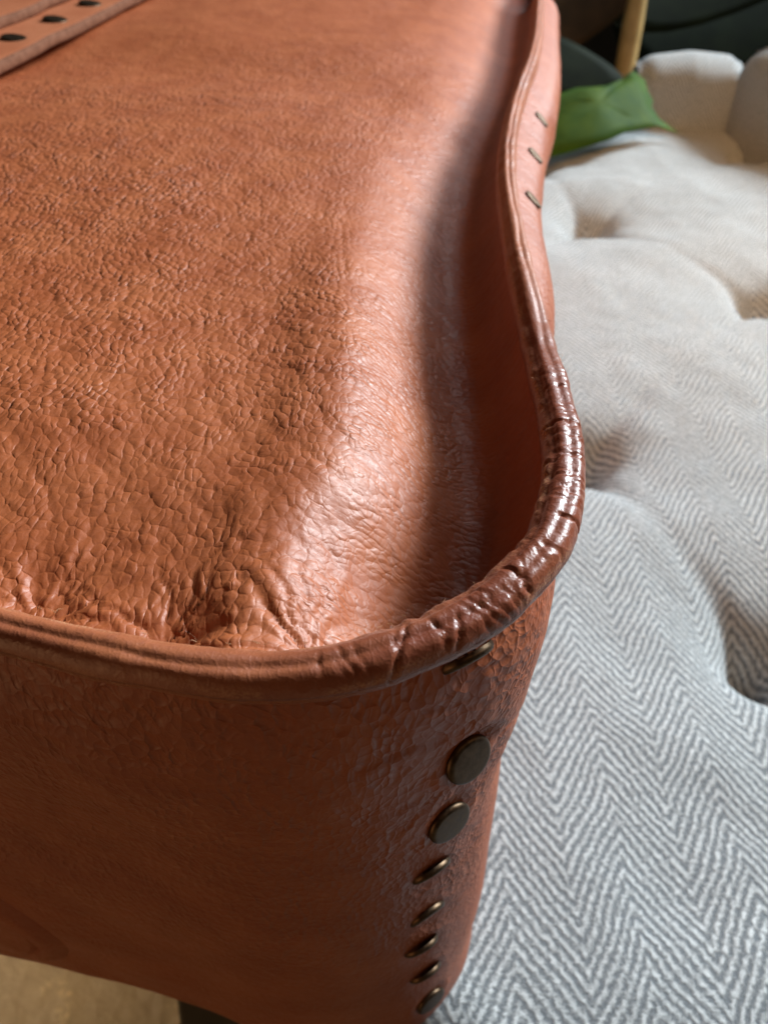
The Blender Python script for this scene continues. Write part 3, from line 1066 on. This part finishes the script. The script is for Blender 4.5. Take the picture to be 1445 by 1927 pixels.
def leaf(name, outline, origin, ux, uy, mat, curl, parent, thick=0.0006):
    """leaf blade from a 2D outline (fan of strips), bent by curl and given thickness"""
    ux = Vector(ux).normalized(); uy = Vector(uy).normalized(); un = ux.cross(uy)
    pts = np.array(outline); n = len(pts)
    cen = pts.mean(0)
    V = []; rings = (1.0, 0.75, 0.5, 0.25)
    for f in rings:
        for q in pts:
            a = cen + (q - cen) * f
            V.append(a)
    V.append(cen)
    out = []
    for a in V:
        z = curl(a[0], a[1])
        out.append(tuple(Vector(origin) + ux * a[0] + uy * a[1] + un * z))
    F = []
    for i in range(len(rings) - 1):
        for k in range(n):
            F.append((i * n + k, i * n + (k + 1) % n, (i + 1) * n + (k + 1) % n, (i + 1) * n + k))
    for k in range(n):
        F.append(((len(rings) - 1) * n + k, (len(rings) - 1) * n + (k + 1) % n, len(rings) * n))
    o = mesh_obj(name, rel(parent, out), F, mat, parent)
    s = o.modifiers.new('thickness', 'SOLIDIFY'); s.thickness = thick
    return o


# pot and cane
prof_p = [(0.0, 0.0), (0.09, 0.0), (0.115, 0.20), (0.125, 0.20), (0.125, 0.235), (0.112, 0.235), (0.105, 0.20), (0.0, 0.195)]
V = [(0.30 + r_ * math.cos(2 * math.pi * k / 36), 1.05 + r_ * math.sin(2 * math.pi * k / 36), z) for r_, z in prof_p for k in range(36)]
mesh_obj('pot', rel(plant, V), grid_faces(len(prof_p), 36, False, True), M['pot'], plant)
tube('cane', [(0.282, 1.00, 0.19), (0.278, 1.0, 0.5), (0.280, 1.0, 0.9), (0.285, 1.0, 1.2)], [0.0115, 0.0115, 0.011, 0.010], M['cane'], plant)
# bright leaf hanging over the back edge of the seat
OUT = [(-0.10, -0.012), (-0.08, 0.010), (-0.055, 0.017), (-0.040, 0.020), (-0.030, 0.019), (-0.008, 0.024), (0.004, 0.023), (0.020, 0.028), (0.034, 0.036), (0.040, 0.040), (0.052, 0.058), (0.060, 0.046),
       (0.060, 0.030), (0.064, 0.020), (0.061, 0.012), (0.068, 0.002), (0.086, -0.010), (0.066, -0.0065), (0.050, -0.012), (0.034, -0.017), (0.020, -0.026), (0.0, -0.031), (-0.03, -0.036), (-0.06, -0.035), (-0.085, -0.026)]
lf = leaf('leaf', OUT, (0.168, 0.700, ZC - 0.200), (1, 0.10, 0.02), (0.02, 0.82, 0.57), M['leaf'], lambda a, b: 0.010 * math.cos(a * 32) - 5 * b * b + 0.0012 * math.sin(a * 140 + b * 60) + 0.004 * abs(b) * 20, plant)
lf['label'] = 'bright green leaf with a notched tip'
bz = [Vector(q) for q in ((0.075, 0.69, ZC - 0.205), (-0.01, 0.80, ZC - 0.10), (0.14, 0.99, ZC - 0.02), (0.280, 1.0, ZC - 0.12))]
stalk = [bz[0] * (1 - t) ** 3 + bz[1] * 3 * t * (1 - t) ** 2 + bz[2] * 3 * t * t * (1 - t) + bz[3] * t ** 3 for t in np.linspace(0, 1, 20)]
tube('leaf_stalk', [tuple(q) for q in stalk], [0.0018] * 20, M['leaf'], plant, 8)


def oval(L, W, n=22):
    r_ = []
    for k in range(n):
        a = 2 * math.pi * k / n
        r_.append((L / 2 * math.cos(a), W / 2 * math.sin(a) * (1 - 0.35 * math.cos(a))))
    return r_


for (x, y, z, L, W, ax, mt) in ((0.24, 1.12, ZC - 0.20, 0.20, 0.07, (1, 0, 0.45), 'brown_leaf'), (0.42, 1.15, ZC - 0.17, 0.30, 0.08, (1, 0.1, 0.18), 'shaded_leaf'),
                                (0.48, 1.2, ZC - 0.23, 0.34, 0.10, (1, -0.1, 0.05), 'shaded_leaf'), (0.19, 0.95, ZC - 0.215, 0.16, 0.06, (1, 0.1, -0.25), 'shaded_leaf'),
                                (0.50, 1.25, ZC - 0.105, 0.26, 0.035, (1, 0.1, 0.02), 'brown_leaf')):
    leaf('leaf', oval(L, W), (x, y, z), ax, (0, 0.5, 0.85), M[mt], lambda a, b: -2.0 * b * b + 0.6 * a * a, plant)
